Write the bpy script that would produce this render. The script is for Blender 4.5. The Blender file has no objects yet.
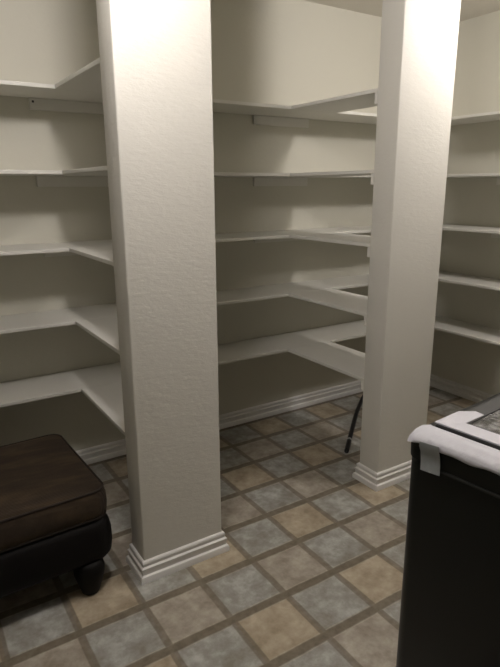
import bpy, bmesh, math, random
from mathutils import Vector, Matrix
random.seed(4)
K = 0.95                      # plan units -> metres
scn = bpy.context.scene
C = scn.collection

# ------------------------------------------------------------------ materials
def new_mat(name):
    m = bpy.data.materials.new(name); m.use_nodes = True
    nt = m.node_tree; b = nt.nodes['Principled BSDF']
    return m, nt, b
def N(nt, t, **kw):
    n = nt.nodes.new(t)
    for k, v in kw.items(): setattr(n, k, v)
    return n
def pos(nt):
    return N(nt, 'ShaderNodeNewGeometry').outputs['Position']
def noise(nt, vec, scale, detail=3, rough=.5):
    n = N(nt, 'ShaderNodeTexNoise'); n.inputs['Scale'].default_value = scale
    n.inputs['Detail'].default_value = detail; n.inputs['Roughness'].default_value = rough
    nt.links.new(vec, n.inputs['Vector']); return n.outputs['Fac']
def bump(nt, b, h, strength, dist):
    n = N(nt, 'ShaderNodeBump'); n.inputs['Strength'].default_value = strength
    n.inputs['Distance'].default_value = dist
    nt.links.new(h, n.inputs['Height']); nt.links.new(n.outputs['Normal'], b.inputs['Normal'])
def scaled(nt, vec, s):
    n = N(nt, 'ShaderNodeVectorMath', operation='MULTIPLY'); n.inputs[1].default_value = s
    nt.links.new(vec, n.inputs[0]); return n.outputs[0]
def ramp(nt, fac, stops):
    r = N(nt, 'ShaderNodeValToRGB'); e = r.color_ramp.elements
    e[0].position, e[0].color = stops[0][0], (*stops[0][1], 1)
    e[1].position, e[1].color = stops[-1][0], (*stops[-1][1], 1)
    for p, c in stops[1:-1]:
        x = e.new(p); x.color = (*c, 1)
    nt.links.new(fac, r.inputs['Fac']); return r.outputs['Color']
def math_(nt, op, a, bb=None, c=None):
    n = N(nt, 'ShaderNodeMath', operation=op)
    for i, v in enumerate((a, bb, c)):
        if v is None: continue
        if isinstance(v, (int, float)): n.inputs[i].default_value = v
        else: nt.links.new(v, n.inputs[i])
    return n.outputs[0]

def paint(name, col, rough=.75, bs=.3, bd=.002, sc=(60, 60, 110), spec=.3):
    m, nt, b = new_mat(name)
    p = pos(nt)
    f = noise(nt, p, 1.7, 3)
    c = ramp(nt, f, [(.3, tuple(x*.965 for x in col)), (.7, col)])
    nt.links.new(c, b.inputs['Base Color'])
    b.inputs['Roughness'].default_value = rough
    b.inputs['Specular IOR Level'].default_value = spec
    h = noise(nt, scaled(nt, p, sc), 1.0, 4, .6)
    bump(nt, b, h, bs, bd)
    return m
def plain(name, col, rough=.5, spec=.4, metal=0):
    m, nt, b = new_mat(name)
    p = pos(nt); f = noise(nt, p, 14, 3)
    c = ramp(nt, f, [(.3, tuple(x*.93 for x in col)), (.7, col)])
    nt.links.new(c, b.inputs['Base Color'])
    b.inputs['Roughness'].default_value = rough; b.inputs['Metallic'].default_value = metal
    b.inputs['Specular IOR Level'].default_value = spec
    return m

CREAM = (.655, .640, .55)
M = {}
M['wall'] = paint('wall paint', CREAM, .7, .35, .0025, (45, 45, 70))
M['pillar'] = paint('pillar paint', (.665, .652, .590), .55, .42, .003, (35, 35, 95))
M['ceiling'] = paint('ceiling paint', (.68, .65, .58), .85, .4, .003, (60, 60, 60))
M['shelf'] = paint('shelf paint', (.74, .73, .67), .42, .08, .001, (14, 90, 40), .45)
M['trim'] = paint('trim paint', (.78, .77, .74), .35, .05, .001, (40, 40, 40), .5)

def floor_mat():
    m, nt, b = new_mat('patterned vinyl tile')
    S = .24*K
    p = pos(nt)
    sx = N(nt, 'ShaderNodeSeparateXYZ'); nt.links.new(p, sx.inputs[0])
    wob = noise(nt, p, 9, 2)
    w = math_(nt, 'MULTIPLY', math_(nt, 'SUBTRACT', wob, .5), .03)
    u = math_(nt, 'ADD', math_(nt, 'DIVIDE', sx.outputs['X'], S), 40.0)
    v = math_(nt, 'ADD', math_(nt, 'DIVIDE', sx.outputs['Y'], -S), 40.0)
    def line(t, half):
        f = math_(nt, 'FRACT', math_(nt, 'ADD', math_(nt, 'ADD', t, .5), w))
        d = math_(nt, 'ABSOLUTE', math_(nt, 'SUBTRACT', f, .5))
        mr = N(nt, 'ShaderNodeMapRange'); mr.interpolation_type = 'SMOOTHSTEP'
        nt.links.new(d, mr.inputs['Value'])
        mr.inputs['From Min'].default_value = half*.8; mr.inputs['From Max'].default_value = half*1.25
        mr.inputs['To Min'].default_value = 1; mr.inputs['To Max'].default_value = 0
        return mr.outputs[0]
    g = math_(nt, 'MAXIMUM', math_(nt, 'MULTIPLY', line(u, .056), .8), line(v, .072))
    pu = math_(nt, 'FLOOR', math_(nt, 'MULTIPLY', math_(nt, 'FRACT', math_(nt, 'MULTIPLY', u, .5)), 2))   # 0 = even column
    pv = math_(nt, 'FLOOR', math_(nt, 'MULTIPLY', math_(nt, 'FRACT', math_(nt, 'MULTIPLY', v, .5)), 2))
    # mottled stone colours
    n1 = noise(nt, scaled(nt, p, (1, 1, 1)), 11, 6, .62)
    n2 = noise(nt, p, 34, 5, .6)
    nn = math_(nt, 'ADD', math_(nt, 'MULTIPLY', n1, .7), math_(nt, 'MULTIPLY', n2, .3))
    blue = ramp(nt, nn, [(.38, (.225, .212, .175)), (.5, (.308, .304, .272)), (.64, (.455, .458, .430))])
    tan = ramp(nt, nn, [(.38, (.275, .225, .155)), (.5, (.370, .312, .225)), (.64, (.470, .410, .310))])
    brn = ramp(nt, nn, [(.38, (.245, .212, .168)), (.5, (.335, .300, .245)), (.64, (.450, .415, .350))])
    def mix(f, a, c):
        x = N(nt, 'ShaderNodeMix', data_type='RGBA')
        if isinstance(f, float): x.inputs[0].default_value = f
        else: nt.links.new(f, x.inputs[0])
        nt.links.new(a, x.inputs[6]); nt.links.new(c, x.inputs[7]); return x.outputs[2]
    even = mix(pu, blue, tan)      # even row: odd column tan, even column blue-grey
    odd = mix(pu, brn, blue)       # odd row: odd column blue-grey, even column brown-grey
    tile = mix(pv, even, odd)
    grout = ramp(nt, n2, [(.35, (.135, .112, .080)), (.65, (.195, .168, .125))])
    def rim(t, half):
        f = math_(nt, 'FRACT', math_(nt, 'ADD', math_(nt, 'ADD', t, .5), w))
        d = math_(nt, 'ABSOLUTE', math_(nt, 'SUBTRACT', f, .5))
        return math_(nt, 'COMPARE', d, half, .011)
    pale = ramp(nt, n2, [(.35, (.30, .27, .21)), (.65, (.48, .44, .36))])
    e = math_(nt, 'MULTIPLY', math_(nt, 'MULTIPLY', rim(v, .086), math_(nt, 'SUBTRACT', 1.0, g)), .6)
    tile = mix(e, tile, pale)
    col = mix(g, tile, grout)
    nt.links.new(col, b.inputs['Base Color'])
    b.inputs['Roughness'].default_value = .42
    b.inputs['Specular IOR Level'].default_value = .35
    h = math_(nt, 'SUBTRACT', math_(nt, 'MULTIPLY', nn, .25), math_(nt, 'MULTIPLY', g, .5))
    bump(nt, b, h, .35, .002)
    return m
M['floor'] = floor_mat()

def corduroy():
    m, nt, b = new_mat('brown corduroy')
    p = pos(nt)
    wv = N(nt, 'ShaderNodeTexWave'); wv.bands_direction = 'Y'
    wv.inputs['Scale'].default_value = 42; wv.inputs['Distortion'].default_value = 1.5
    nt.links.new(p, wv.inputs['Vector'])
    big = noise(nt, scaled(nt, p, (6, 22, 6)), 1, 4, .6)
    c = ramp(nt, big, [(.3, (.015, .009, .004)), (.5, (.027, .0165, .0075)), (.72, (.056, .035, .016))])
    nt.links.new(c, b.inputs['Base Color'])
    b.inputs['Roughness'].default_value = .95
    b.inputs['Sheen Weight'].default_value = .06
    b.inputs['Sheen Tint'].default_value = (.5, .33, .2, 1)
    bump(nt, b, math_(nt, 'ADD', wv.outputs['Fac'], big), .35, .003)
    return m
M['corduroy'] = corduroy()
M['leather'] = paint('dark faux leather', (.0045, .0038, .0035), .6, .25, .002, (120, 120, 120), .16)
M['piping'] = plain('dark brown piping', (.016, .010, .006), .8)
M['foot'] = plain('black wood', (.005, .0045, .004), .55, .15)
M['black'] = plain('black enamel', (.007, .0085, .007), .4, .3)
M['blackline'] = plain('black plastic', (.012, .012, .013), .45)
M['greylid'] = plain('dark grey plastic', (.022, .023, .022), .4)
M['hose'] = plain('black rubber', (.008, .008, .008), .5)
M['band'] = plain('pale grey band', (.30, .31, .30), .5)
M['screw'] = plain('dark screw', (.05, .045, .04), .4, .5, .6)
M['porcelain'] = plain('white porcelain', (.8, .8, .78), .3)
def film(name, col, rough, t=0.0, bs=.3, sc=25):
    m, nt, b = new_mat(name)
    b.inputs['Base Color'].default_value = (*col, 1); b.inputs['Roughness'].default_value = rough
    p = pos(nt); h = noise(nt, scaled(nt, p, (1, 1.6, 1)), sc, 3, .55)
    c = ramp(nt, h, [(.3, tuple(x*.93 for x in col)), (.7, col)]); nt.links.new(c, b.inputs['Base Color'])
    bump(nt, b, h, bs, .01)
    return m
M['film'] = film('white packing foam', (.60, .60, .645), .45)
M['tape'] = film('grey translucent tape', (.36, .39, .40), .4, bs=.15)
def glass_film():
    m, nt, b = new_mat('smoked glass under crinkled film')
    p = pos(nt); h = noise(nt, scaled(nt, p, (1, 1.4, 1)), 17, 4, .6)
    h2 = noise(nt, scaled(nt, p, (2.4, 1, 1)), 30, 3, .6)
    c = ramp(nt, h, [(.38, (.045, .045, .04)), (.50, (.10, .10, .09)), (.60, (.26, .26, .25)), (.68, (.10, .10, .09))])
    nt.links.new(c, b.inputs['Base Color']); b.inputs['Roughness'].default_value = .14
    b.inputs['Specular IOR Level'].default_value = .7
    bump(nt, b, math_(nt, 'ADD', h, h2), .8, .02)
    return m
M['lidglass'] = glass_film()
def glow():
    m, nt, b = new_mat('lit frosted globe')
    b.inputs['Base Color'].default_value = (.9, .9, .9, 1)
    b.inputs['Emission Color'].default_value = (1.0, .93, .91, 1)
    b.inputs['Emission Strength'].default_value = LAMP
    return m
LAMP = 131
M['globe'] = glow()

# ------------------------------------------------------------------ mesh helpers
def link(name, bm, mat, parent=None, smooth=False, auto=None):
    """bm in plan units; scaled to metres here; local to the parent's origin"""
    for v in bm.verts: v.co *= K
    bmesh.ops.recalc_face_normals(bm, faces=bm.faces)
    me = bpy.data.meshes.new(name); bm.to_mesh(me); bm.free()
    me.materials.append(mat)
    if smooth or auto:
        for p in me.polygons: p.use_smooth = True
    if auto: me.set_sharp_from_angle(angle=math.radians(auto))
    o = bpy.data.objects.new(name, me); C.objects.link(o)
    if parent: o.parent = parent
    return o
def box(bm, x0, x1, y0, y1, z0, z1, bev=0):
    t = bmesh.new()
    vs = [t.verts.new((x, y, z)) for x in (x0, x1) for y in (y0, y1) for z in (z0, z1)]
    for f in ((0,1,3,2),(4,6,7,5),(0,4,5,1),(2,3,7,6),(0,2,6,4),(1,5,7,3)): t.faces.new([vs[i] for i in f])
    if bev: bmesh.ops.bevel(t, geom=t.edges[:], offset=bev, segments=2, affect='EDGES', profile=.6)
    me = bpy.data.meshes.new('tmp'); t.to_mesh(me); t.free(); bm.from_mesh(me); bpy.data.meshes.remove(me)
    return bm
def rrect(x0, x1, y0, y1, r, seg=6):
    pts = []
    for cx, cy, a0 in ((x1-r, y1-r, 0), (x0+r, y1-r, 90), (x0+r, y0+r, 180), (x1-r, y0+r, 270)):
        for i in range(seg+1):
            a = math.radians(a0+90*i/seg); pts.append((cx+r*math.cos(a), cy+r*math.sin(a)))
    return pts
def loft(bm, rings, cap0=True, cap1=True, closed=True):
    R = [[bm.verts.new(p) for p in ring] for ring in rings]
    n = len(R[0])
    for a, b in zip(R, R[1:]):
        for i in range(n if closed else n-1):
            bm.faces.new((a[i], a[(i+1) % n], b[(i+1) % n], b[i]))
    if cap0: bm.faces.new(R[0][::-1])
    if cap1: bm.faces.new(R[-1])
    return bm
def rloft(bm, x0, x1, y0, y1, r, levels, seg=6):
    """levels: (z, inset)"""
    return loft(bm, [[(x, y, z) for x, y in rrect(x0+i, x1-i, y0+i, y1-i, max(r-i, .004), seg)] for z, i in levels])
def lathe(bm, cx, cy, prof, seg=24):
    return loft(bm, [[(cx+r*math.cos(2*math.pi*k/seg), cy+r*math.sin(2*math.pi*k/seg), z) for k in range(seg)] for z, r in prof])
def tube(bm, pts, r, seg=10, closed=False):
    pts = [Vector(p) for p in pts]; rings = []
    n = len(pts)
    for i, p in enumerate(pts):
        if closed: d = pts[(i+1) % n]-pts[i-1]
        else: d = pts[min(i+1, n-1)]-pts[max(i-1, 0)]
        d.normalize(); up = Vector((0, 0, 1)) if abs(d.z) < .9 else Vector((1, 0, 0))
        s = d.cross(up).normalized(); u = s.cross(d)
        rings.append([tuple(p+s*r*math.cos(2*math.pi*k/seg)+u*r*math.sin(2*math.pi*k/seg)) for k in range(seg)])
    if closed:
        rings.append(rings[0]); loft(bm, rings, False, False); bmesh.ops.remove_doubles(bm, verts=bm.verts, dist=1e-5)
    else: loft(bm, rings)
    return bm
def tag(o, label, cat, group=None):
    o['label'] = label; o['category'] = cat
    if group: o['group'] = group
    return o
def thing(name, label, cat, loc=(0, 0, 0), rz=0, group=None):
    o = bpy.data.objects.new(name, None); C.objects.link(o); o.empty_display_size = .1
    o.location = Vector(loc)*K; o.rotation_euler = (0, 0, rz)
    return tag(o, label, cat, group)
def struct(name, bm, m, **kw):
    o = link(name, bm, m, **kw); o['kind'] = 'structure'; return o

# ------------------------------------------------------------------ room
XL, XR, YB, YF, ZC = -3.6, 2.345, .515, -5.6, 2.587
T = .12
struct('floor', box(bmesh.new(), XL-T, XR+T, YF-T, YB+T, -.1, 0), M['floor'])
struct('ceiling', box(bmesh.new(), XL-T, XR+T, YF-T, YB+T, ZC, ZC+.1), M['ceiling'])
struct('wall_back', box(bmesh.new(), XL-T, XR+T, YB, YB+T, 0, ZC), M['wall'])
struct('wall_front', box(bmesh.new(), XL-T, XR+T, YF-T, YF, 0, ZC), M['wall'])
struct('wall_right', box(bmesh.new(), XR, XR+T, YF, YB, 0, ZC), M['wall'])
struct('wall_left', box(bmesh.new(), XL-T, XL, YF, YB, 0, ZC), M['wall'])

# moulded baseboard profile: (stand-off, height)
PROF = [(.023, 0), (.023, .020), (.020, .027), (.0125, .031), (.0125, .046), (.016, .053), (.016, .060), (.0085, .065), (.0085, .073), (.0105, .079), (.008, .086), (.003, .090), (0, .090)]
def straight_base(name, p0, p1, nrm):
    bm = bmesh.new(); rings = []
    for p in (p0, p1):
        rings.append([(p[0]+nrm[0]*d, p[1]+nrm[1]*d, z) for d, z in PROF]+[(p[0], p[1], 0)])
    loft(bm, rings); return struct(name, bm, M['trim'], auto=35)
straight_base('baseboard_back', (XL, YB), (XR, YB), (0, -1))
straight_base('baseboard_right', (XR, YB-.023), (XR, YF), (-1, 0))
straight_base('baseboard_left', (XL, YB-.023), (XL, YF), (1, 0))
straight_base('baseboard_front', (XL+.023, YF), (XR-.023, YF), (0, 1))

# ------------------------------------------------------------------ pillars
def pillar(x0, x1, y0, y1, label):
    t = thing('pillar', label, 'pillar', ((x0+x1)/2, (y0+y1)/2, 0), 0, 'square pillars in front of the shelves')
    hx, hy = (x1-x0)/2, (y1-y0)/2
    bm = bmesh.new(); rloft(bm, -hx, hx, -hy, hy, .006, [(.0, 0), (ZC, 0)], 3)
    link('shaft', bm, M['pillar'], t, auto=50)
    bm = bmesh.new()
    rings = [[(-hx-d, -hy-d, z), (hx+d, -hy-d, z), (hx+d, hy+d, z), (-hx-d, hy+d, z)] for d, z in PROF]
    loft(bm, rings, True, False)
    link('base_trim', bm, M['trim'], t, auto=30)
    return t
P1 = (-.422, -.068, -.588, -.458); P2 = (.854, 1.212, -.588, -.455)
pillar(*P1, 'wide cream textured pillar at left, beside the brown ottoman')
pillar(*P2, 'cream textured pillar at right, behind the black washing machine')

# ------------------------------------------------------------------ shelves
LEV = [1.928, 1.575, 1.233, .888, .546]       # underside heights
TH = .017
RANK = ['highest', 'second highest', 'middle', 'second lowest', 'lowest']
YS = .20                                      # front edge of back shelf
WX = [(-.402, -.075, P1, 'left'), (.856, 1.184, P2, 'right')]
for i, z in enumerate(LEV):
    t = thing('back_wall_shelf', f'{RANK[i]} of the long white shelves along the back wall', 'shelf', (0, YS, z), 0, 'long shelves along the back wall')
    link('shelf_board', box(bmesh.new(), XL+.002, XR-.002, 0, YB-YS-.001, 0, TH, .003), M['shelf'], t)
    for (a, b, P, side) in WX:
        c = link('support_cleat', box(bmesh.new(), a-.045, b+.035, YB-YS-.019, YB-YS-.001, -.052, -.0005, .002), M['shelf'], t)
        if i == 0 and side == 'left':
            bm = bmesh.new(); box(bm, -.437, -.427, YB-YS-.0225, YB-YS-.0185, -.022, -.012, .002)
            link('screw', bm, M['screw'], c)
for (a, b, P, side) in WX:
    for i, z in enumerate(LEV):
        yb = P[3]+.0015
        t = thing('connecting_shelf', f'{RANK[i]} of the short white shelves joining the back shelf to the {side} pillar', 'shelf', ((a+b)/2, YS, z), 0, f'short shelves reaching the {side} pillar')
        hw = (b-a)/2
        link('shelf_board', box(bmesh.new(), -hw, hw, yb-YS, -.001, 0, TH, .003), M['shelf'], t)
        link('support_cleat', box(bmesh.new(), -hw+.001, hw+.01, yb-YS, yb-YS+.018, -.050, -.0005, .002), M['shelf'], t)
for i, z in enumerate(LEV):
    t = thing('side_wall_shelf', f'{RANK[i]} of the white shelves on the right wall, beyond the right pillar', 'shelf', (XR, YS, z), 0, 'shelves along the right wall')
    link('shelf_board', box(bmesh.new(), -.305, -.002, -1.75, -.001, 0, TH, .003), M['shelf'], t)
    link('support_cleat', box(bmesh.new(), -.020, -.002, -1.70, -.30, -.052, -.0005, .002), M['shelf'], t)

# ------------------------------------------------------------------ ottoman
ot = thing('ottoman', 'brown corduroy ottoman with dark leather base and bun feet beside the left pillar', 'ottoman', (-1.02, -.275, 0), math.radians(2.5))
HX, HY = .475, .305
def cushion():
    bm = bmesh.new()
    nx, ny = 22, 16
    lev = [(.316, .016), (.322, .004), (.335, -.003), (.365, -.006), (.400, -.004), (.420, .002), (.430, .010)]
    rloft(bm, -HX, HX, -HY, HY, .055, lev, 8)
    # crowned top: replace the flat cap by concentric insets
    top = max(bm.faces, key=lambda f: f.calc_center_median().z); bmesh.ops.delete(bm, geom=[top], context='FACES_ONLY')
    rings = []
    for k in range(12):
        s = 1-k/11*.98
        z = .430+.020*(1-s**2.4)
        rings.append([(x*s, y*s, z) for x, y in rrect(-HX+.010, HX-.010, -HY+.010, HY-.010, .045, 8)])
    loft(bm, rings, False, True)
    bmesh.ops.remove_doubles(bm, verts=bm.verts, dist=1e-4)
    return bm
cu = link('cushion', cushion(), M['corduroy'], ot, smooth=True)
for zz, ins in ((.428, .006), (.319, .004)):
    bm = bmesh.new(); tube(bm, [(x, y, zz) for x, y in rrect(-HX+ins, HX-ins, -HY+ins, HY-ins, .05, 8)], .005, 8, True)
    link('piping', bm, M['piping'], cu, smooth=True)
bm = bmesh.new()
rloft(bm, -HX-.012, HX+.012, -HY-.012, HY+.012, .07, [(.135, .035), (.142, .016), (.160, .002), (.200, -.004), (.250, -.003), (.285, .004), (.303, .014), (.314, .030)], 8)
link('base', bm, M['leather'], ot, smooth=True)
for sx in (-1, 1):
    for sy in (-1, 1):
        bm = bmesh.new()
        lathe(bm, sx*(HX-.088), sy*(HY-.035), [(0, .028), (.005, .034), (.03, .041), (.06, .051), (.09, .058), (.115, .058), (.145, .050)], 20)
        link('foot', bm, M['foot'], ot, smooth=True)

# ------------------------------------------------------------------ washing machine
# local frame: local x runs along the long side that faces the room, local y into the machine, origin at its far top corner
tw = math.radians(6)
O = Vector((-.235, -1.675)); av = Vector((math.sin(tw), -math.cos(tw))); bv = Vector((math.cos(tw), math.sin(tw)))
B0 = .055                                     # stand-off of the long face from the origin
wx = O+bv*B0
# object rotation: local +x -> av, local +y -> bv
wm = thing('washing_machine', 'black washing machine with white packing foam taped over its top edge', 'washing machine', (wx.x, wx.y, 0), math.atan2(av.y, av.x))
L_, D_, X0 = .715, .70, -.03
bm = bmesh.new()
rloft(bm, X0+.002, L_-.002, .005, D_, .035, [(.03, .004), (.036, 0), (.922, 0), (.928, .006)], 6)
link('cabinet', bm, M['black'], wm, auto=40)
for sx in (.06, L_-.06):
    for sy in (.06, D_-.06):
        bm = bmesh.new(); lathe(bm, sx, sy, [(0, .022), (.012, .022), (.014, .012), (.032, .012)], 14); link('foot', bm, M['blackline'], wm, auto=40)
bm = bmesh.new()
rloft(bm, X0, L_, 0, D_, .035, [(.929, .006), (.932, .001), (.962, 0), (.975, .002), (.985, .008), (.990, .018), (.991, .03)], 6)
link('top_panel', bm, M['black'], wm, auto=50)
bm = bmesh.new(); box(bm, .02, L_-.02, -.0015, .02, .9245, .9300, .001); link('seam_highlight', bm, M['greylid'], wm)  # lighter grey strip stands in for the highlight along the panel seam
# lid: dark frame round a smoked window
g0 = .062                                    # groove between front rim and lid
lid = link('lid', box(bmesh.new(), .004, L_-.004, g0, .60, .9905, .9985, .003), M['greylid'], wm)
bm = bmesh.new(); box(bm, .053, L_-.06, .118, .55, .9985, .9995, 0); link('lid_window', bm, M['lidglass'], lid)
bm = bmesh.new()
for q in ((.046, .053, .112, .556), (L_-.06, L_-.053, .112, .556)): box(bm, *q, .9985, 1.0015)
for q in ((.053, L_-.06, .112, .118), (.053, L_-.06, .55, .556)): box(bm, *q, .9985, 1.0015)
link('window_gasket', bm, M['blackline'], lid)
# console at the rear
bm = bmesh.new()
loft(bm, [[(x, .61, .991), (x, .62, 1.06), (x, .66, 1.09), (x, .695, 1.09), (x, .698, .991)] for x in (.01, L_-.01)])
con = link('control_console', bm, M['black'], wm)
bm = bmesh.new()
for r0, n0 in ((0, 0),):
    ring = []
    for zz, rr in ((0, .032), (.018, .030), (.022, .026)):
        ring.append([(L_/2+rr*math.cos(2*math.pi*k/20), .640-.0*zz-zz*.8, 1.078+zz*.6+rr*math.sin(2*math.pi*k/20)*.8) for k in range(20)])
    for r in ring:
        for k in range(20):
            x, y, z = r[k]; r[k] = (x, y-.005+(z-1.078)*.9, z)
    loft(bm, ring)
link('control_knob', bm, M['greylid'], con, auto=40)
# white foam over the front rim: cross-sections along the machine
def rim_film():
    bm = bmesh.new(); rings = []
    n = 64; r = .034
    for i in range(n+1):
        s = i/n; aa = (L_-.02)*(s**1.6); a = X0-.004+aa
        bo = 0
        if aa < r: bo = r-math.sqrt(max(r*r-(r-aa)**2, 0))
        wv = .0015*math.sin(a*38+.6)+.0015*math.sin(a*83)
        bot = .974+wv
        if aa < .03: bot += (.03-aa)*.15
        drop = max(0, (.06-aa)/.06)**2*.020
        sec = [(-.006, bot), (-.0075, bot+.004), (-.006, .984), (0, .9915), (.012, .9985), (.026, 1.001), (g0-.014, .9995), (g0-.009, .995)]
        inner = [(g0-.009, .9915), (.026, .9915), (.012, .9915), (.003, .988), (-.001, .980), (-.002, bot+.001)]
        ring = []
        for d, z in sec+inner:
            f = max(0, min(1, 1-(d/(g0-.009)))); ring.append((a+(1-f)*max(0, .045-aa)*.85, bo*f+d, z-drop*f*f*(1 if z > bot+.002 else .5)))
        rings.append(ring)
    loft(bm, rings); return bm
link('packing_foam', rim_film(), M['film'], wm, auto=60)
def slab(bm, outline, z0, z1):
    t = bmesh.new()
    a = [t.verts.new((x, y, z0)) for x, y in outline]; b = [t.verts.new((x, y, z1)) for x, y in outline]
    t.faces.new(a[::-1]); t.faces.new(b)
    for i in range(len(a)): t.faces.new((a[i], a[(i+1) % len(a)], b[(i+1) % len(a)], b[i]))
    bmesh.ops.recalc_face_normals(t, faces=t.faces)
    bmesh.ops.bevel(t, geom=t.edges[:], offset=.0008, segments=1, affect='EDGES')
    me = bpy.data.meshes.new('tmp'); t.to_mesh(me); t.free(); bm.from_mesh(me); bpy.data.meshes.remove(me)
bm = bmesh.new()
slab(bm, [(-.001, g0+.004), (L_-.01, g0+.004), (L_-.01, .110), (.048, .112), (.050, .188), (.026, .192), (.000, .162)], .9988, 1.0025)
link('packing_film', bm, M['film'], wm)
# tape strip hanging down over the dark side
bm = bmesh.new()
sec = [(.060, .998-.030), (.057, .945), (.058, .912)]
rows = []
for (z, da, off) in ((.984, .000, -.0088), (.974, .0, -.0095), (.960, .001, -.0045), (.938, .003, -.0035), (.918, .005, -.006)):
    rows.append([(.014+da, off, z-.002), (.037+da, off-.0006, z), (.061+da, off, z+.002), (.061+da, off+.0012, z+.002), (.037+da, off+.0006, z), (.014+da, off+.0012, z-.002)])
loft(bm, rows); link('tape_strip', bm, M['tape'], wm, auto=40)

# ------------------------------------------------------------------ black hose on the floor
def cr(pts, n=10):
    P = [Vector(p) for p in pts]; P = [2*P[0]-P[1]]+P+[2*P[-1]-P[-2]]; out = []
    for i in range(1, len(P)-2):
        for k in range(n):
            t = k/n; a, b, c, d = P[i-1], P[i], P[i+1], P[i+2]
            out.append(.5*((2*b)+(-a+c)*t+(2*a-5*b+4*c-d)*t*t+(-a+3*b-3*c+d)*t**3))
    out.append(P[-2]); return out
r = .0135
hp = cr([(.994, -.205, r), (1.10, -.112, r), (1.284, .050, r), (1.453, .196, r), (1.60, .312, r), (1.73, .405, r), (1.86, .450, r)])
ho = link('black_hose', tube(bmesh.new(), hp, r, 12), M['hose'], smooth=True)
tag(ho, 'thin black hose lying on the tiles left of the right pillar', 'hose')
bm = bmesh.new(); tube(bm, [hp[10], hp[11]], r*1.08, 12); link('pale_band', bm, M['band'], ho, smooth=True)

# ------------------------------------------------------------------ two globe lamps on the ceiling (above the frame)
for k, (x, side) in enumerate(((-.55, 'left'), (1.42, 'right'))):
    t = thing('ceiling_lamp', f'round white globe lamp on the ceiling in front of the {side} pillar', 'ceiling lamp', (x, -1.12, ZC), 0, 'globe lamps on the ceiling')
    bm = bmesh.new(); lathe(bm, 0, 0, [(-.001, .065), (-.02, .065), (-.05, .050), (-.13, .040)], 24); link('lamp_base', bm, M['porcelain'], t, auto=40)
    bm = bmesh.new(); bmesh.ops.create_icosphere(bm, subdivisions=3, radius=.085)
    for v in bm.verts: v.co.z -= .215
    link('globe', bm, M['globe'], t, smooth=True)

# ------------------------------------------------------------------ camera
yaw, pitch, roll, F = .569, .2562, -.0052, 555.37
cam = bpy.data.cameras.new('camera'); co = bpy.data.objects.new('camera', cam); C.objects.link(co)
cy, sy, cp, sp = math.cos(yaw), math.sin(yaw), math.cos(pitch), math.sin(pitch)
fwd = Vector((sy*cp, cy*cp, -sp)); right = Vector((cy, -sy, 0)); up = right.cross(fwd)
r2 = right*math.cos(roll)+up*math.sin(roll); u2 = -right*math.sin(roll)+up*math.cos(roll)
R = Matrix((r2, u2, -fwd)).transposed()
co.matrix_world = Matrix.Translation(Vector((-1.0872, -2.4136, 1.5122))*K) @ R.to_4x4()
cam.sensor_fit = 'VERTICAL'; cam.sensor_height = 36; cam.sensor_width = 27; cam.lens = 36*F/667
cam.clip_start = .02
scn.camera = co

w = bpy.data.worlds.new('world'); scn.world = w; w.use_nodes = True
w.node_tree.nodes['Background'].inputs[0].default_value = (.5, .5, .5, 1)
w.node_tree.nodes['Background'].inputs[1].default_value = .05
vs = scn.view_settings
vs.view_transform = 'Standard'; vs.look = 'None'; vs.gamma = 1; vs.use_curve_mapping = False
vs.exposure = 0
